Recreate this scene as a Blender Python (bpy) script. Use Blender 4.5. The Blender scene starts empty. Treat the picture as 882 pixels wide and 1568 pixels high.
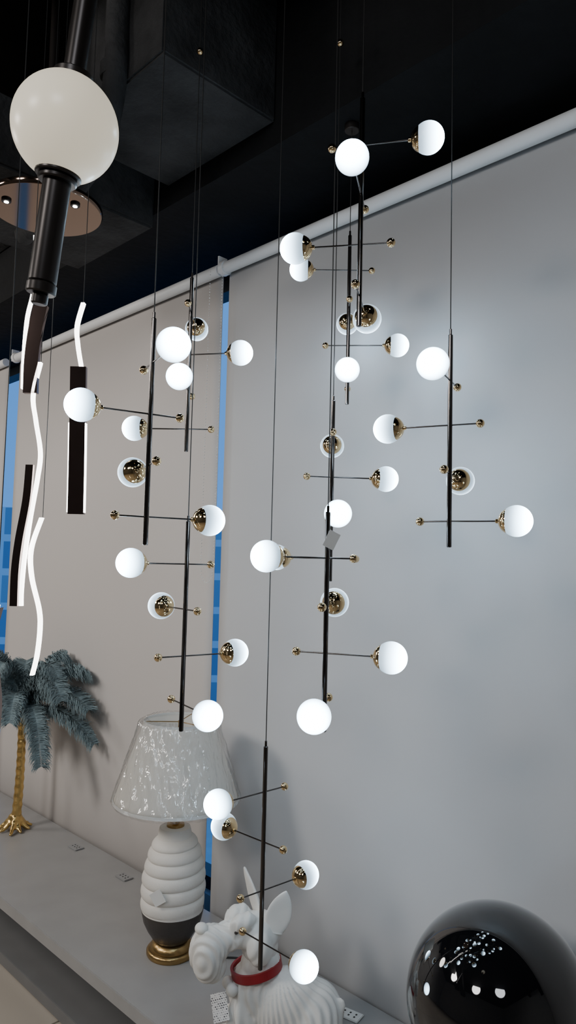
import bpy, bmesh, math, random
from mathutils import Vector, Matrix, noise
random.seed(7)
sc=bpy.context.scene
COL=bpy.context.collection
sc.view_settings.view_transform='AgX'
sc.view_settings.look='None'

# ------------------------------------------------------------ materials
def newmat(name):
    m=bpy.data.materials.new(name); m.use_nodes=True
    return m,m.node_tree.nodes,m.node_tree.links
def pbr(name,col,rough=.5,metal=0,bump=0,bscale=50,var=0,vscale=5,coat=0,emit=None,es=0,trans=0,spec=None):
    m,n,l=newmat(name); b=n['Principled BSDF']
    b.inputs['Base Color'].default_value=(*col,1); b.inputs['Roughness'].default_value=rough
    b.inputs['Metallic'].default_value=metal; b.inputs['Coat Weight'].default_value=coat
    b.inputs['Transmission Weight'].default_value=trans
    if spec is not None: b.inputs['Specular IOR Level'].default_value=spec
    if emit: b.inputs['Emission Color'].default_value=(*emit,1); b.inputs['Emission Strength'].default_value=es
    tc=n.new('ShaderNodeTexCoord')
    if var:
        t=n.new('ShaderNodeTexNoise'); t.inputs['Scale'].default_value=vscale; t.inputs['Detail'].default_value=6
        l.new(tc.outputs['Object'],t.inputs['Vector'])
        r=n.new('ShaderNodeMapRange'); r.inputs['From Min'].default_value=.3; r.inputs['From Max'].default_value=.7
        r.inputs['To Min'].default_value=1-var; r.inputs['To Max'].default_value=1+var
        l.new(t.outputs['Fac'],r.inputs['Value'])
        mx=n.new('ShaderNodeVectorMath'); mx.operation='SCALE'; mx.inputs[0].default_value=col
        l.new(r.outputs['Result'],mx.inputs['Scale']); l.new(mx.outputs[0],b.inputs['Base Color'])
    if bump:
        t=n.new('ShaderNodeTexNoise'); t.inputs['Scale'].default_value=bscale; t.inputs['Detail'].default_value=5
        l.new(tc.outputs['Object'],t.inputs['Vector'])
        bp=n.new('ShaderNodeBump'); bp.inputs['Strength'].default_value=bump; bp.inputs['Distance'].default_value=.01
        l.new(t.outputs['Fac'],bp.inputs['Height']); l.new(bp.outputs['Normal'],b.inputs['Normal'])
    return m
def emis(name,col,s):
    m,n,l=newmat(name); b=n['Principled BSDF']; b.inputs['Base Color'].default_value=(.8,.8,.8,1)
    b.inputs['Emission Color'].default_value=(*col,1); b.inputs['Emission Strength'].default_value=s
    return m
M={}
M['chrome']=pbr('black_chrome',(.12,.11,.105),.12,1)
M['gold']=pbr('polished_gold',(.80,.60,.33),.07,1)
M['brass']=pbr('aged_brass',(.42,.28,.12),.3,1,bump=.1,bscale=60)
M['goldleaf']=pbr('gold_leaf',(.75,.52,.2),.28,1,bump=.4,bscale=40)
M['blackmetal']=pbr('satin_black_metal',(.035,.03,.028),.32,.6)
M['wire']=pbr('black_wire',(.01,.01,.01),.5)
M['ceiling']=pbr('black_ceiling_paint',(.006,.0063,.007),.85,bump=.3,bscale=30,var=.3,spec=.2)
M['duct']=pbr('sooty_black_concrete',(.034,.034,.035),.8,bump=.6,bscale=45,var=.5,vscale=6,spec=.2)
M['wallp']=pbr('grey_wall_paint',(.5,.5,.5),.8,var=.05)
M['tube']=pbr('aluminium_roller_tube',(.72,.72,.72),.5,0)
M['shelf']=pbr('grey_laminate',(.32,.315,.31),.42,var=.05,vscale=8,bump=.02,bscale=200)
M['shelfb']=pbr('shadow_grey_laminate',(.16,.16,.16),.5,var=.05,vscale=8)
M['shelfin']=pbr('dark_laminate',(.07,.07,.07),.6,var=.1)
M['white_cer']=pbr('white_matte_ceramic',(.75,.72,.67),.55,bump=.08,bscale=120,var=.04)
M['dog']=pbr('white_resin',(.76,.74,.70),.5,bump=.05,bscale=200,var=.05,vscale=12)
M['darkcer']=pbr('dark_brown_glaze',(.05,.042,.038),.35,bump=.1,bscale=80,var=.2)
M['red']=pbr('red_enamel',(.30,.012,.018),.35)
M['gloss']=pbr('glossy_black_lacquer',(.004,.004,.005),.03,0,coat=1)
M['strip']=emis('led_strip_warm_white',(1,.96,.90),8)
M['spot']=emis('downlight_emitter',(1,.95,.85),30)
M['rose']=pbr('smoked_rose_mirror',(.22,.155,.14),.12,1)
M['copper']=pbr('copper_mirror',(.27,.19,.145),.08,1)
M['opal_off']=pbr('cream_opal_added_glow',(.86,.80,.67),.3,0,emit=(1,.89,.68),es=.55)  # unlit globe; weak glow added in place of light falling on it
M['card']=pbr('paper_card',(.72,.72,.70),.6)
M['feather']=pbr('teal_feather',(.165,.225,.245),.8,var=.3,vscale=25)
M['frame']=pbr('window_frame_dark',(.03,.035,.04),.4,.5)
M['trimg']=pbr('grey_trim',(.3,.3,.3),.6)

# lit opal globe: LED sits on the cap side, glass is brightest opposite the cap
m,n,l=newmat('lit_opal_glass'); b=n['Principled BSDF']
b.inputs['Base Color'].default_value=(.7,.78,.85,1); b.inputs['Roughness'].default_value=.3
tc=n.new('ShaderNodeTexCoord'); sx=n.new('ShaderNodeSeparateXYZ'); l.new(tc.outputs['Object'],sx.inputs[0])
mr=n.new('ShaderNodeMapRange')
mr.inputs['From Min'].default_value=-.022; mr.inputs['From Max'].default_value=.0305
mr.inputs['To Min'].default_value=0; mr.inputs['To Max'].default_value=1
l.new(sx.outputs['X'],mr.inputs['Value'])
pw=n.new('ShaderNodeMath'); pw.operation='POWER'; pw.inputs[1].default_value=2.8; l.new(mr.outputs['Result'],pw.inputs[0])
ma=n.new('ShaderNodeMath'); ma.operation='MULTIPLY_ADD'; ma.inputs[1].default_value=44; ma.inputs[2].default_value=.7
l.new(pw.outputs[0],ma.inputs[0]); l.new(ma.outputs[0],b.inputs['Emission Strength'])
b.inputs['Emission Color'].default_value=(.58,.80,1,1); M['opal']=m

# roller blind fabric
def blind(name,col):
    m,n,l=newmat(name); b=n['Principled BSDF']; b.inputs['Roughness'].default_value=.75
    b.inputs['Specular IOR Level'].default_value=.25
    tc=n.new('ShaderNodeTexCoord'); t=n.new('ShaderNodeTexNoise'); t.inputs['Scale'].default_value=1.2; t.inputs['Detail'].default_value=4
    mp=n.new('ShaderNodeMapping'); mp.inputs['Scale'].default_value=(1,1,.25); l.new(tc.outputs['Object'],mp.inputs[0]); l.new(mp.outputs[0],t.inputs['Vector'])
    r=n.new('ShaderNodeValToRGB'); r.color_ramp.elements[0].position=.3; r.color_ramp.elements[1].position=.7
    r.color_ramp.elements[0].color=(*[c*.99 for c in col],1); r.color_ramp.elements[1].color=(*[c*1.01 for c in col],1)
    l.new(t.outputs['Fac'],r.inputs[0]); l.new(r.outputs[0],b.inputs['Base Color'])
    w=n.new('ShaderNodeTexWave'); w.bands_direction='Z'; w.inputs['Scale'].default_value=400; l.new(tc.outputs['Object'],w.inputs[0])
    bp=n.new('ShaderNodeBump'); bp.inputs['Strength'].default_value=.05; bp.inputs['Distance'].default_value=.002
    l.new(w.outputs['Fac'],bp.inputs['Height']); l.new(bp.outputs[0],b.inputs['Normal'])
    return m
M['blindL']=blind('warm_lit_grey_blind_fabric',(.57,.535,.51)); M['blindR']=blind('cool_grey_blind_fabric',(.54,.54,.545))  # tint of warm spotlights painted into the left blind's grey

# floor tile
m,n,l=newmat('beige_floor_tile'); b=n['Principled BSDF']; b.inputs['Roughness'].default_value=.35
tc=n.new('ShaderNodeTexCoord'); br=n.new('ShaderNodeTexBrick'); br.offset=0
br.inputs['Color1'].default_value=(.42,.37,.31,1); br.inputs['Color2'].default_value=(.38,.33,.28,1); br.inputs['Mortar'].default_value=(.15,.13,.10,1)
br.inputs['Scale'].default_value=1; br.inputs['Brick Width'].default_value=.6; br.inputs['Row Height'].default_value=.6; br.inputs['Mortar Size'].default_value=.004
l.new(tc.outputs['Object'],br.inputs['Vector']); l.new(br.outputs['Color'],b.inputs['Base Color']); M['tile']=m

# facade
m,n,l=newmat('office_facade'); b=n['Principled BSDF']; b.inputs['Roughness'].default_value=.5
tc=n.new('ShaderNodeTexCoord'); mp=n.new('ShaderNodeMapping'); mp.inputs['Rotation'].default_value=(math.pi/2,0,0)
br=n.new('ShaderNodeTexBrick'); br.offset=0; br.inputs['Color1'].default_value=(.18,.30,.42,1); br.inputs['Color2'].default_value=(.35,.45,.52,1); br.inputs['Mortar'].default_value=(.75,.78,.8,1)
br.inputs['Scale'].default_value=1; br.inputs['Brick Width'].default_value=1.6; br.inputs['Row Height'].default_value=1.1; br.inputs['Mortar Size'].default_value=.12
l.new(tc.outputs['Object'],mp.inputs[0]); l.new(mp.outputs[0],br.inputs['Vector']); l.new(br.outputs['Color'],b.inputs['Base Color']); M['facade']=m

# price tag print
m,n,l=newmat('printed_tag'); b=n['Principled BSDF']; b.inputs['Roughness'].default_value=.5
tc=n.new('ShaderNodeTexCoord'); br=n.new('ShaderNodeTexBrick'); br.inputs['Scale'].default_value=1
br.inputs['Color1'].default_value=(.05,.05,.06,1); br.inputs['Color2'].default_value=(.75,.75,.75,1); br.inputs['Mortar'].default_value=(.78,.78,.78,1)
br.inputs['Brick Width'].default_value=.006; br.inputs['Row Height'].default_value=.005; br.inputs['Mortar Size'].default_value=.0012; br.inputs['Bias'].default_value=-.1
l.new(tc.outputs['Object'],br.inputs['Vector']); l.new(br.outputs['Color'],b.inputs['Base Color']); M['print']=m

# thin clear film + glass pane
def film(name,fac,edge,rough,bump,bs,tint=(1,1,1)):
    m,n,l=newmat(name); n.remove(n['Principled BSDF']); o=n['Material Output']
    t=n.new('ShaderNodeBsdfTransparent'); t.inputs[0].default_value=(*tint,1)
    g=n.new('ShaderNodeBsdfGlossy'); g.inputs['Roughness'].default_value=rough
    mx=n.new('ShaderNodeMixShader'); lw=n.new('ShaderNodeLayerWeight'); lw.inputs['Blend'].default_value=.25
    ad=n.new('ShaderNodeMath'); ad.operation='MULTIPLY_ADD'; ad.use_clamp=True; ad.inputs[1].default_value=edge; ad.inputs[2].default_value=fac
    l.new(lw.outputs['Facing'],ad.inputs[0]); l.new(ad.outputs[0],mx.inputs[0]); l.new(t.outputs[0],mx.inputs[1]); l.new(g.outputs[0],mx.inputs[2])
    if bump:
        tc=n.new('ShaderNodeTexCoord'); mp=n.new('ShaderNodeMapping'); mp.inputs['Scale'].default_value=(1,1,.25); l.new(tc.outputs['Object'],mp.inputs[0])
        v=n.new('ShaderNodeTexNoise'); v.inputs['Scale'].default_value=bs; v.inputs['Detail'].default_value=2; v.inputs['Distortion'].default_value=2
        l.new(mp.outputs[0],v.inputs['Vector'])
        bp=n.new('ShaderNodeBump'); bp.inputs['Strength'].default_value=bump; bp.inputs['Distance'].default_value=.015
        l.new(v.outputs['Fac'],bp.inputs['Height']); l.new(bp.outputs[0],g.inputs['Normal'])
    l.new(mx.outputs[0],o.inputs[0]); return m
M['film']=film('crinkled_plastic_wrap',.13,.4,.09,1.0,15)
M['glass']=film('window_glass',.03,.1,.02,0,1,(.9,.95,1))
# lamp shade fabric
m,n,l=newmat('cream_shade_fabric'); n.remove(n['Principled BSDF']); o=n['Material Output']
d=n.new('ShaderNodeBsdfDiffuse'); d.inputs[0].default_value=(.88,.85,.79,1); t=n.new('ShaderNodeBsdfTranslucent'); t.inputs[0].default_value=(.90,.87,.81,1)
mx=n.new('ShaderNodeMixShader'); mx.inputs[0].default_value=.35; l.new(d.outputs[0],mx.inputs[1]); l.new(t.outputs[0],mx.inputs[2]); l.new(mx.outputs[0],o.inputs[0]); M['shade']=m

# ------------------------------------------------------------ geometry helpers
def empty(name,loc=(0,0,0),rot=(0,0,0)):
    e=bpy.data.objects.new(name,None); e.location=loc; e.rotation_euler=rot; e.empty_display_size=.05; COL.objects.link(e); return e
def obj(name,me,parent=None,loc=(0,0,0),mat=None,smooth=True):
    if mat is not None and not me.materials: me.materials.append(mat)
    if smooth:
        for p in me.polygons: p.use_smooth=True
    o=bpy.data.objects.new(name,me); o.location=loc; COL.objects.link(o)
    if parent: o.parent=parent
    return o
def pd(name,v,f):
    me=bpy.data.meshes.new(name); me.from_pydata([tuple(a) for a in v],[],f); me.update(); return me
def box(name,lo,hi,mat,parent=None,bev=0):
    bm=bmesh.new(); bmesh.ops.create_cube(bm,size=1)
    c=[(a+b)/2 for a,b in zip(lo,hi)]; s=[b-a for a,b in zip(lo,hi)]
    for v in bm.verts: v.co=Vector((v.co.x*s[0],v.co.y*s[1],v.co.z*s[2]))
    if bev: bmesh.ops.bevel(bm,geom=bm.edges[:],offset=bev,segments=2,affect='EDGES')
    me=bpy.data.meshes.new(name); bm.to_mesh(me); bm.free()
    return obj(name,me,parent,c,mat,False)
def lathe_me(name,prof,seg=48,caps=True):
    v=[];f=[]
    for r,z in prof:
        for i in range(seg):
            a=2*math.pi*i/seg; v.append((r*math.cos(a),r*math.sin(a),z))
    for j in range(len(prof)-1):
        for i in range(seg):
            k=(i+1)%seg; f.append((j*seg+i,j*seg+k,(j+1)*seg+k,(j+1)*seg+i))
    if caps:
        if prof[0][0]>1e-4: f.append(tuple(range(seg-1,-1,-1)))
        if prof[-1][0]>1e-4: f.append(tuple((len(prof)-1)*seg+i for i in range(seg)))
    return pd(name,v,f)
def lathe(name,prof,mat,parent=None,loc=(0,0,0),seg=48,caps=True):
    me=lathe_me(name,prof,seg,caps); o=obj(name,me,parent,loc,mat)
    md=o.modifiers.new('es','EDGE_SPLIT'); md.split_angle=math.radians(40); return o
def rod(name,a,b,r,mat,parent=None,seg=16,r2=None):
    a=Vector(a);b=Vector(b);L=(b-a).length; r2=r if r2 is None else r2
    bv=min(r*.25,.0015)
    me=lathe_me(name,[(r-bv,0),(r,bv),(r2,L-bv),(r2-bv,L)],seg)
    q=Vector((0,0,1)).rotation_difference((b-a).normalized())
    me.transform(Matrix.Translation(a)@q.to_matrix().to_4x4())
    o=obj(name,me,parent,(0,0,0),mat); md=o.modifiers.new('es','EDGE_SPLIT'); md.split_angle=math.radians(40); return o
def sphere_me(name,r,su=32,sv=20,off=(0,0,0)):
    bm=bmesh.new(); bmesh.ops.create_uvsphere(bm,u_segments=su,v_segments=sv,radius=r)
    bmesh.ops.translate(bm,verts=bm.verts,vec=off)
    me=bpy.data.meshes.new(name); bm.to_mesh(me); bm.free(); return me
def sphere(name,c,r,mat,parent=None,su=32,sv=20):
    return obj(name,sphere_me(name,r,su,sv),parent,c,mat)
def tube_path(name,pts,r,mat,parent=None,res=8):
    cu=bpy.data.curves.new(name,'CURVE'); cu.dimensions='3D'; cu.bevel_depth=r; cu.bevel_resolution=3; cu.use_fill_caps=True
    s=cu.splines.new('BEZIER'); s.bezier_points.add(len(pts)-1)
    for p,c in zip(s.bezier_points,pts): p.co=c; p.handle_left_type=p.handle_right_type='AUTO'
    s.resolution_u=res
    t=bpy.data.objects.new('tmp',cu); COL.objects.link(t); dg=bpy.context.evaluated_depsgraph_get()
    me=bpy.data.meshes.new_from_object(t.evaluated_get(dg)); bpy.data.objects.remove(t); me.name=name
    me.materials.clear(); return obj(name,me,parent,(0,0,0),mat)

# ------------------------------------------------------------ room shell
CZ=3.6; WY=1.85; FZ=.33; SZ=.55   # ceiling, window plane, floor level, cabinet top
box('floor',(-6.2,-4.2,FZ-.1),(3.2,2.0,FZ),M['tile'])
box('ceiling',(-6.2,-4.2,CZ),(3.2,2.0,CZ+.1),M['ceiling'])
box('wall_left',(-6.2,-4.2,FZ),(-6.0,2.0,CZ),M['wallp'])
box('wall_right',(3.0,-4.2,FZ),(3.2,2.0,CZ),M['wallp'])
box('wall_front',(-6.0,-4.2,FZ),(3.0,-4.0,CZ),M['wallp'])
wb=empty('wall_back')
box('spandrel',(-6,WY,FZ),(3,WY+.15,.45),M['wallp'],wb)
box('lintel',(-6,WY,2.95),(3,WY+.15,CZ),M['ceiling'],wb)
box('pier_right',(-1.95,WY,.45),(3,WY+.15,2.95),M['wallp'],wb)
box('pier_mid',(-3.9,WY,.45),(-3.6,WY+.15,2.95),M['wallp'],wb)
box('pier_left',(-6,WY,.45),(-5.6,WY+.15,2.95),M['wallp'],wb)
for i,(a,b_) in enumerate([(-3.6,-1.95),(-5.6,-3.9)]):
    w=empty('window_%d'%(i+1))
    obj('glass',pd('glass',[(a+.02,WY+.065,.47),(b_-.02,WY+.065,.47),(b_-.02,WY+.065,2.93),(a+.02,WY+.065,2.93)],[(0,1,2,3)]),w,(0,0,0),M['glass'],False)
    box('jamb_1',(a,WY+.03,.45),(a+.05,WY+.11,2.95),M['frame'],w); box('jamb_2',(b_-.05,WY+.03,.45),(b_,WY+.11,2.95),M['frame'],w)
    box('sill',(a+.05,WY+.03,.45),(b_-.05,WY+.11,.5),M['frame'],w); box('head',(a+.05,WY+.03,2.9),(b_-.05,WY+.11,2.95),M['frame'],w)
    box('transom',(a+.05,WY+.03,1.0),(b_-.05,WY+.11,1.05),M['frame'],w)
# ceiling structure
box('ceiling_beam',(-6,1.34,2.95),(3,1.85,CZ),M['ceiling'])
box('ceiling_beam',(-1.95,.95,3.02),(-1.43,1.34,CZ),M['duct'],bev=.006)
box('ventilation_duct',(-2.55,-3.9,2.90),(-2.03,1.34,3.12),M['duct'],bev=.008)
box('ceiling_beam',(-3.6,-3.9,3.2),(-3.0,1.34,CZ),M['duct'],bev=.008)
box('ceiling_beam',(-6,.2,3.3),(3,.42,CZ),M['ceiling'],bev=.008)
pp=empty('ceiling_pipe')
tube_path('pipe',[(-1.62,.93,3.6),(-1.62,.93,3.2),(-1.63,.93,2.98),(-1.72,.95,2.90),(-1.90,.98,2.86),(-2.3,1.0,2.84)],.032,M['duct'],pp)
for p in [(-1.62,.93,3.3),(-1.625,.93,3.05)]:
    rod('coupling',(p[0],p[1],p[2]-.02),(p[0],p[1],p[2]+.02),.038,M['duct'],pp)
# roller blinds
TZ=2.833
def blind_obj(x0,x1,mat):
    e=empty('roller_blind')
    rod('tube',(x0,1.62,TZ),(x1,1.62,TZ),.0215,M['tube'],e,24)
    nx=max(2,int((x1-x0)/.05)); v=[];f=[]
    zs=[TZ,2.0,1.2,.8,.36]
    for z in zs:
        for i in range(nx+1):
            x=x0+.014+(x1-x0-.018)*i/nx; t=(TZ-z)/2.38
            v.append((x,1.6415+.003*t*math.sin(x*2.3+1)+.0015*t*math.sin(x*7),z))
    for j in range(len(zs)-1):
        for i in range(nx): a=j*(nx+1)+i; f.append((a,a+1,a+nx+2,a+nx+1))
    o=obj('fabric',pd('fabric',v,f),e,(0,0,0),mat); s=o.modifiers.new('s','SOLIDIFY'); s.thickness=.0012
    box('bracket_1',(x0-.008,1.6,TZ-.02),(x0-.002,1.64,TZ+.045),M['tube'],e)
    rod('clutch',(x0-.002,1.62,TZ),(x0+.022,1.62,TZ),.027,M['tube'],e,24)
    return e
blind_obj(-3.74,-2.006,M['blindL']); eR=blind_obj(-1.989,2.9,M['blindR']); blind_obj(-5.9,-3.86,M['blindL'])
# bead chain
pts=[]
z=2.82
while z>1.72: pts.append((-2.02,1.585,z)); pts.append((-1.955,1.59,z)); z-=.011
for i in range(11):
    a=math.pi*i/10; pts.append((-1.9875-.0325*math.cos(a),1.587,1.72-.04*math.sin(a)))
bm=bmesh.new()
for p in pts: bmesh.ops.create_icosphere(bm,subdivisions=1,radius=.0022,matrix=Matrix.Translation(p))
me=bpy.data.meshes.new('chain'); bm.to_mesh(me); bm.free(); obj('bead_chain',me,eR,(0,0,0),M['card'])
# building outside
bo=box('office_building',(-9,-2,-3),(9,2,3.4),M['facade']); bo.location=(-19,17,.2); bo.rotation_euler=(0,0,math.radians(48))
box('street_ground',(-60,3.0,-3.2),(20,60,-3.0),M['wallp'])

# ------------------------------------------------------------ cabinet
sh=empty('display_cabinet')
x0,x1=-5.6,.9; YF=1.152
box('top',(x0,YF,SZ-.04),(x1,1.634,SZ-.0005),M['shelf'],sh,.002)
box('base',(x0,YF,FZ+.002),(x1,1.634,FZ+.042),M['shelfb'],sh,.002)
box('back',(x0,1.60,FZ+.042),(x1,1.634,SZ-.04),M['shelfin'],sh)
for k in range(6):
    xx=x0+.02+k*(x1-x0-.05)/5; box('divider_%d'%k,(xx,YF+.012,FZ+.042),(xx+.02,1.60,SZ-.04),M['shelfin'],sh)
def socket(x,y,a,mat):
    sk=empty('power_socket',(x,y,SZ+.0002),(0,0,a))
    box('plate',(-.033,-.020,0),(.033,.020,.005),mat,sk,.0015)
    for dx in (-.017,0,.017):
        for dy in (-.006,.006): box('slot',(dx-.0022,dy-.0028,.005),(dx+.0022,dy+.0028,.0056),M['wire'],sk)
    return sk
socket(-2.77,1.565,0,M['trimg']); socket(-2.393,1.56,0,M['trimg']); sk=socket(-1.272,1.551,.2,M['card'])
tube_path('cable',[(-.03,0,.004),(-.08,-.02,.004),(-.12,-.01,.004),(-.13,.05,.004)],.003,M['card'],sk)

# ------------------------------------------------------------ pendants
R=.0305
gm=sphere_me('lit_globe',R,40,24); gm.materials.append(M['opal'])
cm=sphere_me('gold_cap',R*.85,40,24,(-R*.30,0,0)); cm.materials.append(M['gold'])
bm_=sphere_me('gold_ball',.0088,20,12); bm_.materials.append(M['gold'])
PD=[
(-1.127,.752,2.214,1.780,[(342,2.127),(256,2.028),(160,1.931),(76,1.833)]),
(-1.395,1.038,2.456,2.019,[(136,2.369),(34,2.261),(314,2.171),(222,2.075)]),
(-1.240,.935,1.839,1.392,[(262,1.746),(168,1.649),(82,1.550),(346,1.449)]),
(-1.171,1.119,1.345,.867,[(268,1.246),(182,1.138),(86,1.034),(0,.926)]),
(-.933,1.045,1.856,1.430,[(250,1.765),(124,1.672),(24,1.580),(304,1.485)]),
(-1.115,1.260,2.145,1.713,[(132,2.057),(50,1.960),(318,1.864),(212,1.767)]),
(-1.204,1.415,2.638,2.176,[(224,2.541),(132,2.439),(40,2.335),(310,2.233)]),
(-.866,1.049,2.683,2.216,[(32,2.585),(302,2.483),(214,2.381),(122,2.277)]),
(-.775,1.232,2.226,1.792,[(288,2.131),(200,2.039),(112,1.941),(18,1.844)]),
]
for k,(x,y,zt,zb,arms) in enumerate(PD):
    e=empty('pendant_lamp',(x,y,0))
    ct=2.95 if y>1.34 else (3.02 if (-1.95<x<-1.43 and y>.95) else CZ)
    rod('stem',(0,0,zb),(0,0,zt),.0050,M['chrome'],e)
    rod('suspension_wire',(0,0,zt-.002),(0,0,ct),.0011,M['wire'],e,8)
    rod('ceiling_cup',(0,0,ct-.02),(0,0,ct),.02,M['blackmetal'],e,24)
    rod('wire_grip',(0,0,zt),(0,0,zt+.012),.0028,M['chrome'],e,12)
    for i,(az,z) in enumerate(arms):
        a=math.radians(az); d=Vector((math.cos(a),math.sin(a),0))
        g=d*.13; bb=-d*.06
        rod('arm_%d'%i,(bb.x,bb.y,z),(g.x*.8,g.y*.8,z),.0016,M['chrome'],e,10)
        o=obj('globe_%d'%i,gm,e,(g.x,g.y,z)); o.rotation_euler=(0,0,a)
        o=obj('cap_%d'%i,cm,e,(g.x,g.y,z)); o.rotation_euler=(0,0,a)
        obj('ball_%d'%i,bm_,e,(bb.x,bb.y,z))
        c=rod('socket_%d'%i,(g.x-d.x*R*1.3,g.y-d.y*R*1.3,z),(g.x-d.x*R*1.1,g.y-d.y*R*1.1,z),.0045,M['gold'],e,12)
    if k in(1,5): obj('wire_stop',bm_,e,(0,0,min(ct-.03,3.05)))
    if k==4:
        t=box('price_tag',(-.012,-.0004,-.017),(.012,.0004,.017),M['card'],e); t.location=(.014,-.004,1.80); t.rotation_euler=(0,.45,1.0)
# big opal pendant, hung slightly askew
e=empty('globe_pendant_lamp')
A=Vector((-.700,.364,2.400)); G=Vector((-.7255,.357,2.233)); B=Vector((-.752,.350,2.047)); ax=(B-A).normalized()
rod('upper_stem',A-ax*1.215,G-ax*.050,.0122,M['blackmetal'],e,32)
rod('top_cap',G-ax*.062,G-ax*.052,.022,M['blackmetal'],e,32)
sphere('opal_globe',G,.0585,M['opal_off'],e,64,40)
rod('collar',G+ax*.047,G+ax*.056,.0255,M['blackmetal'],e,40)
rod('collar_lip',G+ax*.056,G+ax*.062,.0215,M['blackmetal'],e,40)
rod('lower_tube',G+ax*.060,B-ax*.012,.0155,M['blackmetal'],e,40)
rod('end_ring',B-ax*.012,B,.0165,M['blackmetal'],e,40)
rod('end_stub',B,B+ax*.012,.009,M['blackmetal'],e,24)
# ------------------------------------------------------------ wavy LED pendants
RT=Vector((.7071,.7071,0)); TW=Vector((.7071,-.7071,0))
def P3(base,s,z,o=0): 
    q=base+RT*s+TW*o; return Vector((q.x,q.y,z))
def ribbon(name,base,pts,w,th,mat,parent,off=0):
    cu=[]
    for i in range(len(pts)-1):
        p0=pts[max(i-1,0)];p1=pts[i];p2=pts[i+1];p3=pts[min(i+2,len(pts)-1)]
        for t in [k/8 for k in range(8)]:
            c=[]
            for a in range(2):
                c.append(.5*((2*p1[a])+(-p0[a]+p2[a])*t+(2*p0[a]-5*p1[a]+4*p2[a]-p3[a])*t*t+(-p0[a]+3*p1[a]-3*p2[a]+p3[a])*t**3))
            cu.append(c)
    cu.append(list(pts[-1])); v=[];f=[]
    for s,z in cu:
        for ds,do in ((-w/2,-th/2),(w/2,-th/2),(w/2,th/2),(-w/2,th/2)): v.append(P3(base,s+ds,z,off+do))
    for j in range(len(cu)-1):
        for i in range(4): k=(i+1)%4; f.append((j*4+i,j*4+k,j*4+4+k,j*4+4+i))
    f.append((3,2,1,0)); nn=(len(cu)-1)*4; f.append((nn,nn+1,nn+2,nn+3))
    o=obj(name,pd(name,v,f),parent,(0,0,0),mat); md=o.modifiers.new('es','EDGE_SPLIT'); md.split_angle=math.radians(50); return o
Bs=Vector((-1.537,.725,0))
e=empty('wavy_led_pendant')
ga=[(-.0276,2.497),(-.0233,2.416),(-.027,2.357),(-.037,2.298),(-.040,2.21),(-.0385,2.136)]
ribbon('led_a',Bs,ga,.0065,.010,M['strip'],e)
ribbon('body_a',Bs,[(-.006,2.33),(-.016,2.27),(-.021,2.20),(-.0200,2.126)],.032,.012,M['rose'],e)
gb=[(-.001,2.198),(-.014,2.122),(-.005,2.063),(.009,1.99),(.0054,1.931),(-.006,1.843),(-.0147,1.754),(-.018,1.681),(-.017,1.644)]
ribbon('led_b',Bs,gb,.0070,.012,M['strip'],e)
ribbon('body_b',Bs,[(-.0085,1.96),(-.012,1.88),(-.024,1.79),(-.029,1.72),(-.028,1.644)],.017,.010,M['rose'],e,.012)
gc=[(.0146,1.843),(-.0055,1.772),(-.0016,1.710),(.0187,1.637),(.023,1.593),(.0193,1.534),(.0106,1.490)]
ribbon('led_c',Bs,gc,.0078,.012,M['strip'],e,-.014)
for s,z in((-.0276,2.49),(.0,2.19),(.0146,1.84)): rod('wire',P3(Bs,s,z,-.02 if s>0 else 0),P3(Bs,s,CZ,-.02 if s>0 else 0),.0009,M['wire'],e,8)
rod('ceiling_cup',P3(Bs,0,CZ-.02),P3(Bs,0,CZ),.05,M['blackmetal'],e,32)
Bc=Vector((-1.462,.801,0)); e=empty('wavy_led_pendant')
ribbon('led',Bc,[(-.016,2.34),(-.028,2.285),(-.024,2.24),(-.014,2.19)],.008,.012,M['strip'],e)
ribbon('body',Bc,[(-.020,2.19),(-.0165,2.08),(-.013,1.96),(-.0105,1.852)],.036,.012,M['rose'],e)
ribbon('led_edge_1',Bc,[(-.0355,2.06),(-.0325,1.96),(-.0300,1.856)],.0018,.0125,M['strip'],e)
ribbon('led_edge_2',Bc,[(.0025,2.06),(.0055,1.96),(.0080,1.856)],.0018,.0125,M['strip'],e)
rod('wire',P3(Bc,-.016,2.34),P3(Bc,-.016,CZ),.0009,M['wire'],e,8)
rod('ceiling_cup',P3(Bc,-.016,CZ-.02),P3(Bc,-.016,CZ),.03,M['blackmetal'],e,32)
Bd=Vector((-1.182,.494,0)); e=empty('wavy_led_pendant')
ribbon('led',Bd,[(.008,1.672),(.000,1.62),(.008,1.56),(.014,1.51),(.012,1.46),(.005,1.41)],.008,.012,M['strip'],e)
ribbon('body',Bd,[(.0145,1.668),(.0065,1.62),(.0145,1.56),(.0205,1.51),(.0185,1.46),(.0115,1.41)],.005,.014,M['rose'],e)
rod('wire',P3(Bd,.008,1.67),P3(Bd,.008,CZ),.0009,M['wire'],e,8)
rod('ceiling_cup',P3(Bd,.008,CZ-.02),P3(Bd,.008,CZ),.03,M['blackmetal'],e,32)

# round copper mirror ceiling light
e=empty('copper_ceiling_light',(-1.845,.862,2.715))
lathe('disc',[(0,0),(.150,0),(.153,.004),(.153,.016),(.148,.02),(0,.02)],M['copper'],e,seg=96)
rod('stem',(0,0,.02),(0,0,.885),.012,M['blackmetal'],e)
for a in range(3):
    q=math.radians(120*a+20); p=(.105*math.cos(q),.105*math.sin(q))
    rod('downlight_ring_%d'%a,(p[0],p[1],-.006),(p[0],p[1],.001),.013,M['blackmetal'],e,24)
    rod('downlight_lens_%d'%a,(p[0],p[1],-.0075),(p[0],p[1],-.0055),.006,M['spot'],e,24)

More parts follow.
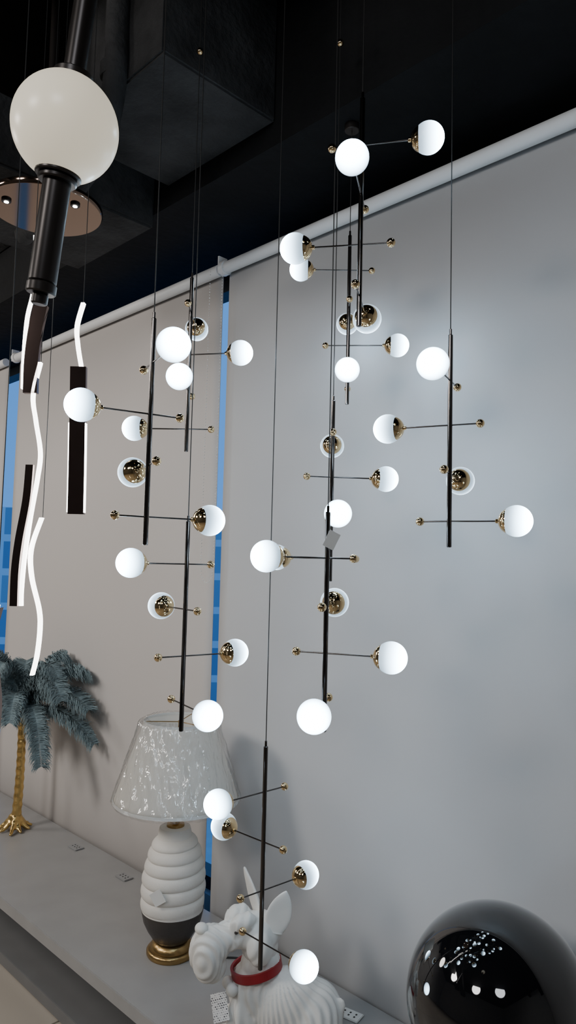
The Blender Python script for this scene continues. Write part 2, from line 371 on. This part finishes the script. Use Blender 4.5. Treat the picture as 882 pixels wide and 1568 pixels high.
# ------------------------------------------------------------ table lamp
e=empty('table_lamp',(-1.847,1.384,SZ)); e.scale=(.915,.915,.878)
lathe('brass_base',[(0,0),(.080,0),(.083,.006),(.083,.016),(.078,.022),(.070,.024),(.068,.036),(.060,.044),(.05,.05),(0,.05)],M['brass'],e,seg=64)
lathe('dark_bowl',[(0,.046),(.055,.048),(.066,.058),(.071,.066),(.083,.085),(.097,.115),(.104,.148),(.104,.152)],M['darkcer'],e,seg=64)
prof=[(.103,.150)]
zz=[.150,.200,.245,.288,.328,.366,.398]; rr=[.105,.109,.109,.104,.096,.084,.066]
for i in range(len(zz)-1):
    for t in [k/8 for k in range(1,9)]:
        z=zz[i]+(zz[i+1]-zz[i])*t; rb=rr[i]+(rr[i+1]-rr[i])*t
        prof.append((rb-.009*(1-math.sin(math.pi*min(1,t*.999))**.5),z))
prof+=[(.056,.412),(.052,.43),(.048,.432)]
body=lathe('ceramic_body',prof,M['white_cer'],e,seg=96)
for v in body.data.vertices:
    k=noise.noise(v.co*14)*.0022; d=Vector((v.co.x,v.co.y,0)); 
    if d.length>.01: v.co+=d.normalized()*k; v.co.z+=.004*math.sin(math.atan2(v.co.y,v.co.x)*1+.5)*(1 if .16<v.co.z<.4 else 0)
lathe('brass_neck',[(.03,.430),(.030,.440),(.012,.444),(.012,.52)],M['brass'],e,seg=32)
rod('shade_rod',(0,0,.5),(0,0,.80),.003,M['brass'],e)
for k in range(3):
    a=2*math.pi*k/3; rod('spider_%d'%k,(0,0,.795),(.112*math.cos(a),.112*math.sin(a),.80),.0018,M['brass'],e,8)
o=lathe('shade',[(.212,.53),(.205,.545),(.119,.80)],M['shade'],e,seg=96,caps=False); o.modifiers.clear()
s=o.modifiers.new('s','SOLIDIFY'); s.thickness=.0015
lathe('shade_rim_top',[(.1185,.795),(.1205,.795),(.1205,.803),(.1185,.803),(.1185,.795)],M['card'],e,seg=96,caps=False)
lathe('shade_rim_bottom',[(.2125,.524),(.2145,.524),(.2135,.534),(.2115,.534),(.2125,.524)],M['card'],e,seg=96,caps=False)
seg=260;rings=50;v=[];f=[]
for j in range(rings):
    t=j/(rings-1); z=.512+.302*t; rb=.2175-.093*t
    for i in range(seg):
        a=2*math.pi*i/seg; ca,sa=math.cos(a),math.sin(a)
        w=noise.noise(Vector((ca*5+t*1.2,sa*5,t*2.5)))
        w2=abs(noise.noise(Vector((ca*9+t*3,sa*9-t*2,t*2.5+3.3))))
        w3=abs(noise.noise(Vector((ca*17-t*4,sa*17+t*3,t*3+9.3))))
        r=rb+.005+.004*w-.014*w2-.006*w3+.006
        if t<.06: r-=.02*(1-t/.06)
        if t>.95: r-=.02*((t-.95)/.05)
        v.append((r*ca,r*sa,z+.004*w))
for j in range(rings-1):
    for i in range(seg): k=(i+1)%seg; f.append((j*seg+i,j*seg+k,(j+1)*seg+k,(j+1)*seg+i))
obj('plastic_wrap',pd('plastic_wrap',v,f),e,(0,0,0),M['film'])
t=box('price_tag',(-.001,-.022,-.022),(.001,.022,.022),M['card'],e); t.location=(.055,-.103,.235); t.rotation_euler=(.6,0,-1.1)
tube_path('power_cord',[(.05,.03,.006),(.12,.08,.004),(.2,.15,.004),(.3,.19,.004)],.003,M['wire'],e)

# ------------------------------------------------------------ feather palm lamp
e=empty('feather_palm_lamp',(-3.13,1.465,SZ))
prof=[];H=.53
for i in range(60):
    t=i/59; z=.03+t*(H-.03); r=.019-.005*t+.0035*abs(((t*13)%1)-.5)*2
    prof.append((r,z))
tr=lathe('trunk',prof,M['goldleaf'],e,seg=20)
for v in tr.data.vertices: v.co.x+=.012*math.sin(v.co.z*6); v.co.y+=.006*math.sin(v.co.z*4)
bm=bmesh.new()
for i in range(9):
    a=2*math.pi*i/9+random.uniform(-.2,.2); L=random.uniform(.06,.085)
    for k in range(6):
        t=k/5; r=.018*(1-t*.55); 
        bmesh.ops.create_icosphere(bm,subdivisions=2,radius=r,matrix=Matrix.Translation((math.cos(a)*L*t,math.sin(a)*L*t,max(r,.070*(1-t)**1.8+.008))))
me=bpy.data.meshes.new('root'); bm.to_mesh(me); bm.free()
o=obj('root_base',me,e,(0,0,0),M['goldleaf']); rm=o.modifiers.new('r','REMESH'); rm.mode='VOXEL'; rm.voxel_size=.005; rm.use_smooth_shade=True; sm=o.modifiers.new('s','SMOOTH'); sm.iterations=4
for i in range(7):
    a=2*math.pi*i/7; ca,sa=math.cos(a),math.sin(a)
    tube_path('gold_frond_%d'%i,[(.01*ca,.01*sa,H-.01),(.03*ca,.03*sa,H+.03),(.07*ca,.05*sa,H+.01),(.085*ca,.06*sa,H-.05)],.006,M['goldleaf'],e)
def feather(az,L,rise,droop,wd,seed):
    # ostrich plume: a broad soft vane of long fine barbs that curl over at their tips
    rnd=random.Random(seed); v=[];f=[]; d=Vector((math.cos(az),math.sin(az),0)); n_=170
    side=Vector((-d.y,d.x,0)); P=[]
    for i in range(n_+1):
        t=i/n_; P.append(Vector((0,0,H))+d*(L*(t-.12*t*t))+Vector((0,0,rise*math.sin(min(t*1.9,math.pi)*.9)-droop*t**2.3)))
    for i in range(n_):
        a=P[i];b=P[i+1]; w=.0016*(1-i/n_)+.0005; k=len(v)
        v+= [a+side*w,a-side*w,b-side*w,b+side*w]; f.append((k,k+1,k+2,k+3))
    for i in range(4,n_+1):
        t=i/n_; tan=(P[i]-P[i-1]).normalized(); base=wd*min(1,(t*3)**.8)*(1 if t<.75 else 1-.3*(t-.75)/.25)
        upn=side.cross(tan).normalized()
        for rep in range(10):
            ln=base*rnd.uniform(.5,1.15)
            sg=1 if rep%2 else -1; lift=rnd.uniform(-.5,.6)
            dr=[(side*sg*1.0+upn*(lift+.15)+tan*.25),(side*sg*.9+upn*lift+tan*.6+Vector((0,0,-.15))),
                (side*sg*.55+tan*.8+Vector((0,0,-.55))),(side*sg*.1+tan*.7+Vector((0,0,-.9)))]
            a=P[i]; ww=[.0012,.0018,.0018,.0012,.0003]; k=len(v)
            j_=Vector((rnd.uniform(-.2,.2),rnd.uniform(-.2,.2),rnd.uniform(-.2,.2)))
            q=a; v+=[q-tan*ww[0],q+tan*ww[0]]
            for s_,(dv,lf) in enumerate(zip(dr,(.35,.28,.22,.15))):
                q=q+(dv.normalized()+j_).normalized()*ln*lf; w=tan*ww[s_+1]
                v+=[q-w,q+w]; f.append((k+2*s_,k+2*s_+1,k+2*s_+3,k+2*s_+2))
    for q in v:   # feathers are pressed flat by the blind behind
        if q.y>.135: q.y=.135+(q.y-.135)*.03
    return pd('feather',v,f)
fs=[(12,.50,.17,.12,.085),(0,.42,.25,.16,.09),(28,.44,.25,.08,.08),(-12,.44,.12,.28,.075),(5,.32,.29,.12,.085),(-35,.28,.17,.18,.08),(-70,.22,.16,.14,.075),(-110,.26,.19,.16,.08),(-140,.27,.20,.16,.08),(175,.28,.23,.14,.08),(150,.26,.27,.14,.075),(-60,.20,.28,.10,.075),(40,.26,.30,.08,.08),(15,.52,.07,.16,.075),(-100,.16,.30,.08,.07)]
for i,(az,L,ri,dr,wd) in enumerate(fs): obj('feather_%d'%i,feather(math.radians(az),L,ri,dr,wd,i),e,(0,0,0),M['feather'],False)

# ------------------------------------------------------------ terrier figurine
e=empty('terrier_figurine',(-1.390,1.330,SZ+.001)); e.scale=(.96,.96,.96)
hb=math.radians(214); hh=math.radians(246)
UP=-.012; BZ=.64
def L2W(ang,p,piv=(0,0)): 
    return Vector((piv[0]+p[0]*math.cos(ang)-p[1]*math.sin(ang),piv[1]+p[0]*math.sin(ang)+p[1]*math.cos(ang),p[2]))
def ell(bm,ang,c,r,tilt=0,up=0,sz=1):
    c=(c[0],c[1],c[2]*sz+up); r=(r[0],r[1],r[2]*sz)
    m=Matrix.Translation(L2W(ang,c))@Matrix.Rotation(ang,4,'Z')@Matrix.Rotation(tilt,4,'Y')@Matrix.Diagonal((*r,1))
    bmesh.ops.create_icosphere(bm,subdivisions=3,radius=1,matrix=m)
def fused(name,fn,vox,it,disp,mat,zcut=None):
    bm=bmesh.new(); fn(bm); me=bpy.data.meshes.new(name); bm.to_mesh(me); bm.free()
    o=bpy.data.objects.new('tmp',me); COL.objects.link(o)
    r=o.modifiers.new('r','REMESH'); r.mode='VOXEL'; r.voxel_size=vox
    s=o.modifiers.new('s','SMOOTH'); s.iterations=it; s.factor=.6
    dg=bpy.context.evaluated_depsgraph_get(); m2=bpy.data.meshes.new_from_object(o.evaluated_get(dg)); bpy.data.objects.remove(o)
    m2.name=name; ns=[v.normal.copy() for v in m2.vertices]
    for v,nn in zip(m2.vertices,ns):
        v.co+=nn*disp(v.co)
        if zcut is not None and v.co.z<zcut: v.co.z=zcut
    return obj(name,m2,e,(0,0,0),mat)
def inv(ang,c):
    return Vector((c.x*math.cos(-ang)-c.y*math.sin(-ang),c.x*math.sin(-ang)+c.y*math.cos(-ang),c.z))
def bodyfn(bm):
    E=lambda c,r: ell(bm,hb,c,r,0,0,BZ)
    E((.015,0,.17),(.070,.068,.12)); E((.0,0,.27),(.055,.052,.09))
    E((-.08,0,.12),(.115,.082,.145)); E((-.15,0,.09),(.075,.085,.135))
    E((.04,.045,.07),(.040,.038,.11)); E((.04,-.045,.07),(.040,.038,.11))
    E((-.13,.06,.05),(.06,.04,.075)); E((-.13,-.06,.05),(.06,.04,.075))
    E((.070,.05,.018),(.04,.03,.030)); E((.070,-.05,.018),(.04,.03,.030))
    for k in range(4): E((-.205-.004*k,0,.08+.022*k),(.02-.002*k,.018-.002*k,.03))
def bdisp(c):
    q=inv(hb,c)+Vector((.05,0,0)); a=math.atan2(q.y,q.x); n1=noise.noise(c*9)
    g=math.sin(a*34+n1*7+q.z*6)
    return .0030*g*(1 if q.z<.15 else .3)
fused('body',bodyfn,.0040,6,bdisp,M['dog'],0.0)
def headfn(bm):
    E=lambda c,r,t=0: ell(bm,hh,c,r,t,UP)
    E((.01,0,.272),(.066,.056,.050)); E((.005,0,.235),(.05,.05,.05))
    E((.085,0,.272),(.085,.038,.036),.02); E((.142,0,.255),(.050,.048,.052))
    E((.155,.022,.232),(.038,.032,.055)); E((.155,-.022,.232),(.038,.032,.055)); E((.138,0,.205),(.038,.038,.042))
    E((.062,.026,.314),(.036,.024,.022),.3); E((.062,-.026,.314),(.036,.024,.022),.3)
    E((.02,.045,.25),(.035,.03,.045)); E((.02,-.045,.25),(.035,.03,.045))
def hdisp(c):
    q=inv(hh,c); q.z-=UP; n1=noise.noise(c*12)
    if q.x>.085: g=math.sin((abs(q.y)+ (q.x-.1)*.8)*340+n1*5)*.0026
    else: g=math.sin(q.x*200+q.z*90+n1*5)*.0014
    return g
fused('head',headfn,.0036,4,hdisp,M['dog'])
o=sphere('nose',L2W(hh,(.168,0,.302+UP)),.017,M['dog'],e); o.scale=(1.1,1,.85)
for sg in(-1,1):
    o=sphere('eye_%d'%(sg+1),L2W(hh,(.083,sg*.034,.296+UP)),.006,M['darkcer'],e)
def ear(name,basep,tip,w,yaw_):
    v=[];f=[];n_=14;m_=16; a=Vector(basep);b=Vector(tip); ax_=(b-a); up=ax_.normalized()
    sd=Vector((math.cos(yaw_),math.sin(yaw_),0)); nr=sd.cross(up).normalized(); sd=up.cross(nr).normalized()
    for j in range(n_):
        t=j/(n_-1); ww=w*(math.sin(math.pi*(.22+.78*t))**.75)+.0008; th=.009*(1-t)+.0035
        for i in range(m_):
            q=2*math.pi*i/m_; x=math.cos(q)*ww; y=math.sin(q)*th
            y-= .35*w*(1-(x/w)**2)*(1 if math.sin(q)>0 else .25)*math.sin(math.pi*min(1,t+.15))*.6
            v.append(a+ax_*t+sd*x+nr*y)
    for j in range(n_-1):
        for i in range(m_): k=(i+1)%m_; f.append((j*m_+i,j*m_+k,(j+1)*m_+k,(j+1)*m_+i))
    f.append(tuple(range(m_))); f.append(tuple((n_-1)*m_+i for i in range(m_)))
    o=obj(name,pd(name,v,f),e,(0,0,0),M['dog']); s=o.modifiers.new('s','SUBSURF'); s.levels=s.render_levels=1
ear('ear_left',L2W(hh,(-.02,.040,.285+UP)),L2W(hh,(-.045,.062,.395+UP)),.034,math.radians(45))
ear('ear_right',L2W(hh,(-.005,-.034,.29+UP)),L2W(hh,(.035,-.060,.420+UP)),.022,hh+1.9)
v=[];f=[];n_=72;pr=[(-.003,-.011),(.004,-.011),(.004,.011),(-.003,.011)]
for i in range(n_):
    a=2*math.pi*i/n_
    for dr,dz in pr: v.append(((.066+dr)*math.cos(a),(.064+dr)*math.sin(a),dz))
for i in range(n_):
    j=(i+1)%n_
    for k in range(4): l_=(k+1)%4; f.append((i*4+k,j*4+k,j*4+l_,i*4+l_))
co=obj('collar',pd('collar',v,f),e,L2W(hb,(.012,0,.164)),M['red'],False); co.rotation_euler=(0,.22,hb)
for k,(s_,h_) in enumerate([(-.018,0),(.018,0)]):
    sphere('bone_%d'%k,L2W(hh,(.085,s_,.130)),.016,M['dog'],e)
rod('bone_bar',L2W(hh,(.085,-.018,.130)),L2W(hh,(.085,.018,.130)),.012,M['dog'],e)
t=box('price_tag',(-.022,-.032,-.0006),(.022,.032,.0006),M['print'],e); t.location=L2W(hb,(.090,.075,.092)); t.rotation_euler=(math.radians(65),math.radians(-20),math.radians(35))

# ------------------------------------------------------------ glossy black dome lamp
e=empty('mushroom_dome_lamp',(-.744,1.375,SZ))
Rd=.182; zc=.333; prof=[]
for i in range(41):
    a=math.pi/2-(i/40)*math.radians(118); prof.append((max(.0001,Rd*math.cos(a)),zc+Rd*math.sin(a)*1.0))
prof2=[(r*.975,zc+(z-zc)*.975) for r,z in reversed(prof)]
o=lathe('dome',prof+prof2,M['gloss'],e,seg=128,caps=False)
lathe('stem',[(0,0),(.095,0),(.1,.006),(.098,.018),(.03,.028),(.022,.04),(.022,.27),(.03,.30),(.03,.34),(0,.345)],M['gloss'],e,seg=64)

# ------------------------------------------------------------ lights
def area(name,loc,tgt,size,power,col,shape='DISK'):
    L=bpy.data.lights.new(name,'AREA'); L.shape=shape; L.size=size; L.energy=power; L.color=col
    o=bpy.data.objects.new(name,L); COL.objects.link(o); o.location=loc
    o.rotation_euler=(Vector(tgt)-Vector(loc)).to_track_quat('-Z','Y').to_euler(); return o
area('ceiling_light',(.9,-1.3,3.4),(-.8,1.66,1.7),.8,17,(.90,.94,1))
area('ceiling_light.001',(-3.0,-1.6,3.1),(-3.2,1.66,1.3),.8,60,(1,.95,.90))
area('ceiling_light.002',(-.9,-2.4,3.4),(-1.8,1.66,1.2),.8,32,(1,.97,.94))
area('ceiling_light.003',(-4.8,-.6,3.1),(-4.2,1.5,1.4),.8,26,(1,.94,.88))
w=bpy.data.worlds.new('dusk_sky'); sc.world=w; w.use_nodes=True
bg=w.node_tree.nodes['Background']; bg.inputs[0].default_value=(.12,.38,.95,1); bg.inputs[1].default_value=1.0

# ------------------------------------------------------------ camera
F=1787.0; pitch=.074; roll=.024; yaw=math.radians(45)
C=Vector((0,0,1.75))
h=Vector((-math.sin(yaw),math.cos(yaw),0)); r0=Vector((math.cos(yaw),math.sin(yaw),0))
fw=h*math.cos(pitch)+Vector((0,0,1))*math.sin(pitch); u0=r0.cross(fw)
r=r0*math.cos(roll)+u0*math.sin(roll); u=u0*math.cos(roll)-r0*math.sin(roll)
cd=bpy.data.cameras.new('camera'); cd.sensor_fit='VERTICAL'; cd.sensor_height=24; cd.lens=24*F/2576; cd.clip_start=.02
cam=bpy.data.objects.new('camera',cd); COL.objects.link(cam)
Mx=Matrix((r,u,-fw)).transposed().to_4x4(); Mx.translation=C; cam.matrix_world=Mx
sc.camera=cam
